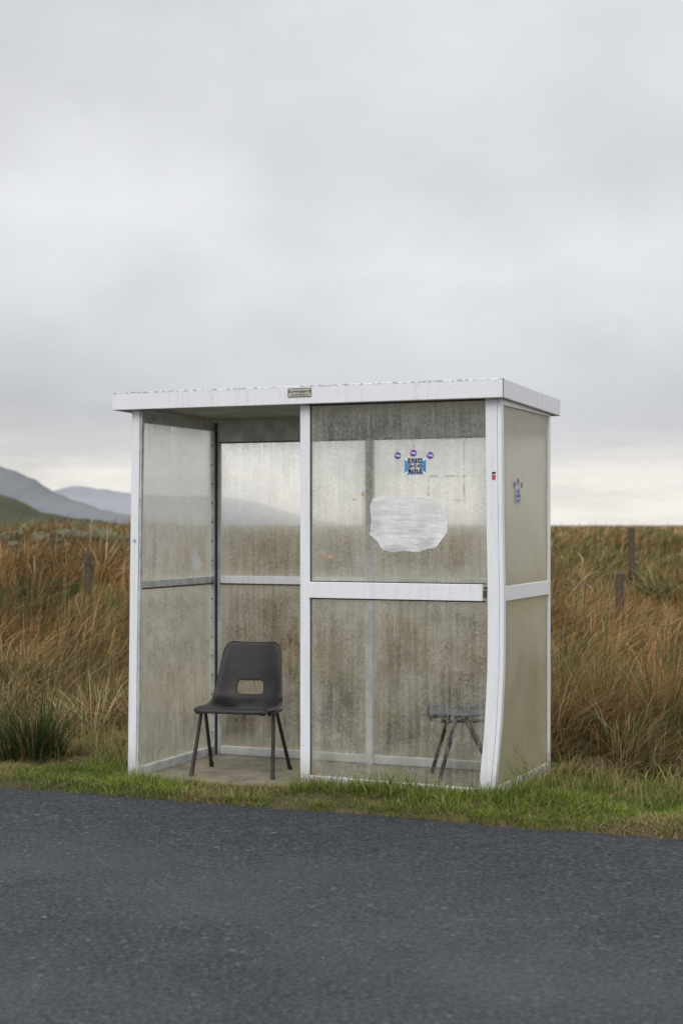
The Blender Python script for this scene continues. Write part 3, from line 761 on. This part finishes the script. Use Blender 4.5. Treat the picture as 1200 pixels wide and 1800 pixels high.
# ---------------------------------------------------------------- fences
M_WOOD = simple_mat('grey_fence_wood', (0.085, 0.063, 0.043), 0.9, 0.4, 25)
M_WIRE = simple_mat('wire', (0.13, 0.12, 0.11), 0.6, 0.2, 20, metal=0.3)
def fence(name, pts, rad, tops, extra_wires=(0.12, 0.38)):
    root = bpy.data.objects.new(name, None); link(root)
    tp = []
    for i, ((x, y), zt) in enumerate(zip(pts, tops)):
        z0 = float(height(x, y))-0.1
        r = rad*random.uniform(0.9, 1.1); v = []; f = []; k = 9
        lx_, ly_ = random.uniform(-.03, .03), random.uniform(-.03, .03)
        zs = [z0, z0+(zt-z0)*0.5, zt-0.015, zt]
        for j, z in enumerate(zs):
            q = r*(1.0 if j < 3 else 0.85)
            for t in range(k):
                a = 6.283*t/k
                v.append((x+lx_*j/3+q*math.cos(a)*(1+0.06*math.sin(3*a+i)), y+ly_*j/3+q*math.sin(a), z))
        for j in range(3):
            for t in range(k):
                f.append((j*k+t, j*k+(t+1) % k, (j+1)*k+(t+1) % k, (j+1)*k+t))
        f.append(tuple(3*k+t for t in range(k)))
        mesh_obj('post_%d' % i, v, f, M_WOOD, root)
        tp.append((x+lx_, y-r*1.02+ly_, zt))
    for j, d in enumerate(extra_wires):
        wp = []
        for a_, b_ in zip(tp[:-1], tp[1:]):
            for q in range(6):
                t = q/6
                wp.append((a_[0]+(b_[0]-a_[0])*t, a_[1]+(b_[1]-a_[1])*t, a_[2]+(b_[2]-a_[2])*t-d-0.05*4*t*(1-t)))
        wp.append((tp[-1][0], tp[-1][1], tp[-1][2]-d))
        tube('wire_%d' % j, wp, 0.0025, M_WIRE, root, 1)
    return root
pts = []; tops = []
for t in (-9.1, -6.8, -4.55, -2.3, 0, 2.28, 4.55, 6.83, 9.1, 11.4):
    pts.append((3.07-CT*t, 17+ST*t)); tops.append(float(height(*pts[-1]))+0.72)
tops[4] = 1.04; tops[7] = 1.21; tops[3] = 1.0
fence('fence', pts, 0.052, tops)
pts = [(8.1, 24), (4.72, 25), (1.4, 26), (-1.93, 27), (-5.26, 28), (-8.6, 29)]
tops = [1.55, 1.52, 1.5, 1.42, 1.42, 1.5]
fence('fence.001', pts, 0.055, tops)

# ---------------------------------------------------------------- hills
def hill(name, dist, prof, mat, depth, rough, seed):
    px = np.array([p[0] for p in prof], float); py = np.array([p[1] for p in prof], float)
    xs = np.linspace(px[0], px[-1], 160); ys = np.interp(xs, px, py)
    ys = np.convolve(np.pad(ys, 2, mode='edge'), np.ones(5)/5, 'valid')
    X0 = (xs-600)/F*dist
    Z0 = H+(923-ys)/F*dist
    Z0 = Z0+rough*(vnoise(xs, 0*xs, 0.08, seed)-0.5)+rough*0.4*(vnoise(xs, 0*xs, 0.3, seed)-0.5)
    v = np.linspace(-1, 1, 41)
    U, V = np.meshgrid(np.arange(len(xs)), v)
    prof_ = (1-np.abs(V))**1.3
    Z = (Z0[U]+10)*prof_-10+rough*1.2*(vnoise(U, V*20, 0.12, seed+3)-0.5)*np.abs(V)*2*(prof_)
    X = X0[U]; Y = dist+V*depth
    co = np.stack([X, Y, Z], -1).reshape(-1, 3)
    nu = len(xs); i = np.arange(nu-1)[None, :]; j = np.arange(40)[:, None]; a = (j*nu+i).ravel()
    np_mesh(name, co, np.stack([a, a+1, a+nu+1, a+nu], -1), mat, True)
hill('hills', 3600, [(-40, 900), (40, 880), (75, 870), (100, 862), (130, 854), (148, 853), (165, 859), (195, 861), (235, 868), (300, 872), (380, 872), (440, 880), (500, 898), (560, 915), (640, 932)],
     hill_mat('haze_tinted_far_hill', (0.245, 0.258, 0.282), (0.285, 0.30, 0.32), 0.003), 900, 3, 71)  # aerial haze is painted into this grey-blue diffuse colour
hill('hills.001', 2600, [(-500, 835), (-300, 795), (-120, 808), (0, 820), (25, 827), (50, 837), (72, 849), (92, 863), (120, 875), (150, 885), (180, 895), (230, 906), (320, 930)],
     hill_mat('haze_tinted_hill', (0.155, 0.165, 0.18), (0.19, 0.20, 0.21), 0.004), 700, 3, 72)  # nearer ridge, thinner distance haze put into the colour
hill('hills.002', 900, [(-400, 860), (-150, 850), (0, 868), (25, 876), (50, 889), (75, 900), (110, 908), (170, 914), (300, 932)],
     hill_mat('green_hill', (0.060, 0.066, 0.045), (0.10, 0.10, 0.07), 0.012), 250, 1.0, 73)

# ---------------------------------------------------------------- world
SUN_EL, SUN_AZ = math.radians(42), math.radians(200)
w = bpy.data.worlds.new('World'); scene.world = w; w.use_nodes = True
nt = w.node_tree; nt.nodes.clear()
out = nt.nodes.new('ShaderNodeOutputWorld'); bg = nt.nodes.new('ShaderNodeBackground')
sky = nt.nodes.new('ShaderNodeTexSky'); sky.sky_type = 'NISHITA'; sky.sun_disc = False
sky.sun_elevation = SUN_EL; sky.sun_rotation = SUN_AZ
tc = nt.nodes.new('ShaderNodeTexCoord')
sep = nt.nodes.new('ShaderNodeSeparateXYZ'); nt.links.new(tc.outputs['Generated'], sep.inputs[0])
def wn(scale3, s, d=4, r=0.55):
    mp = nt.nodes.new('ShaderNodeMapping'); mp.inputs['Scale'].default_value = scale3
    nt.links.new(tc.outputs['Generated'], mp.inputs[0])
    return noise(nt, mp.outputs[0], s, d, r)
warp = math_n(nt, 'MULTIPLY', math_n(nt, 'SUBTRACT', wn((1, 1, 2), 4.5), 0.5), 0.18)
zz = math_n(nt, 'ADD', sep.outputs[2], math_n(nt, 'MULTIPLY', warp, math_n(nt, 'MULTIPLY', sep.outputs[2], 8.0, None, True)))
k = 0.5
def rc(r_, g_, b_): return (r_*k, g_*k, b_*k, 1)
rp = ramp(nt, [(0.0, rc(.94, .90, .85)), (0.018, rc(.90, .87, .83)), (0.038, rc(.76, .755, .755)), (0.075, rc(.66, .67, .705)), (0.12, rc(.75, .765, .79)),
               (0.18, rc(.88, .89, .90)), (0.26, rc(.79, .80, .82)), (0.34, rc(.79, .81, .825)), (0.6, rc(1.25, 1.25, 1.27)), (1.0, rc(1.8, 1.8, 1.82))], zz)
n1 = ramp(nt, [(0.32, g(0.82)), (0.66, g(1.0))], wn((1, 1, 1.4), 5.0, 5, 0.5))
c = mixc(nt, 1.0, rp.outputs[0], n1.outputs[0], 'MULTIPLY')
lowm = ramp(nt, [(0.0, g(1)), (0.035, g(0.8)), (0.062, g(0))], sep.outputs[2])
br = ramp(nt, [(0.40, g(0)), (0.58, g(1))], wn((1, 1, 7), 7.0, 5, 0.6))
bf = math_n(nt, 'MULTIPLY', lowm.outputs[0], br.outputs[0])
c = mixc(nt, math_n(nt, 'MULTIPLY', bf, 0.8), c, rc(1.0, .95, .89))
back = math_n(nt, 'MULTIPLY', sep.outputs[1], -1.0, None, True)
mul = math_n(nt, 'ADD', math_n(nt, 'MULTIPLY', back, 0.5), 1.0)
vm = nt.nodes.new('ShaderNodeVectorMath'); vm.operation = 'SCALE'
nt.links.new(c, vm.inputs[0]); nt.links.new(mul, vm.inputs['Scale'])
sk = nt.nodes.new('ShaderNodeVectorMath'); sk.operation = 'SCALE'; sk.inputs['Scale'].default_value = 0.05
nt.links.new(sky.outputs[0], sk.inputs[0])
fin = mixc(nt, 0.95, sk.outputs[0], vm.outputs[0])
nt.links.new(fin, bg.inputs[0]); bg.inputs[1].default_value = 2.0
nt.links.new(bg.outputs[0], out.inputs[0])

sl = bpy.data.lights.new('sun', 'SUN'); sl.energy = 1.1; sl.angle = math.radians(35); sl.color = (1.0, 0.96, 0.91)
so = link(bpy.data.objects.new('sun', sl))
d = Vector((math.sin(SUN_AZ)*math.cos(SUN_EL), math.cos(SUN_AZ)*math.cos(SUN_EL), math.sin(SUN_EL)))
so.rotation_euler = d.to_track_quat('Z', 'Y').to_euler()

cam = bpy.data.cameras.new('camera'); co_ = link(bpy.data.objects.new('camera', cam))
cam.sensor_fit = 'VERTICAL'; cam.sensor_height = 36; cam.sensor_width = 24; cam.lens = 54
cam.shift_y = 23/1800
cam.clip_start = 0.1; cam.clip_end = 20000
co_.location = (0, 0, H); co_.rotation_euler = (math.radians(90), 0, 0)
cam.dof.use_dof = True; cam.dof.focus_distance = 9.0; cam.dof.aperture_fstop = 2.8
scene.camera = co_
scene.view_settings.view_transform = 'Standard'; scene.view_settings.look = 'None'
scene.view_settings.exposure = 0; scene.view_settings.gamma = 1
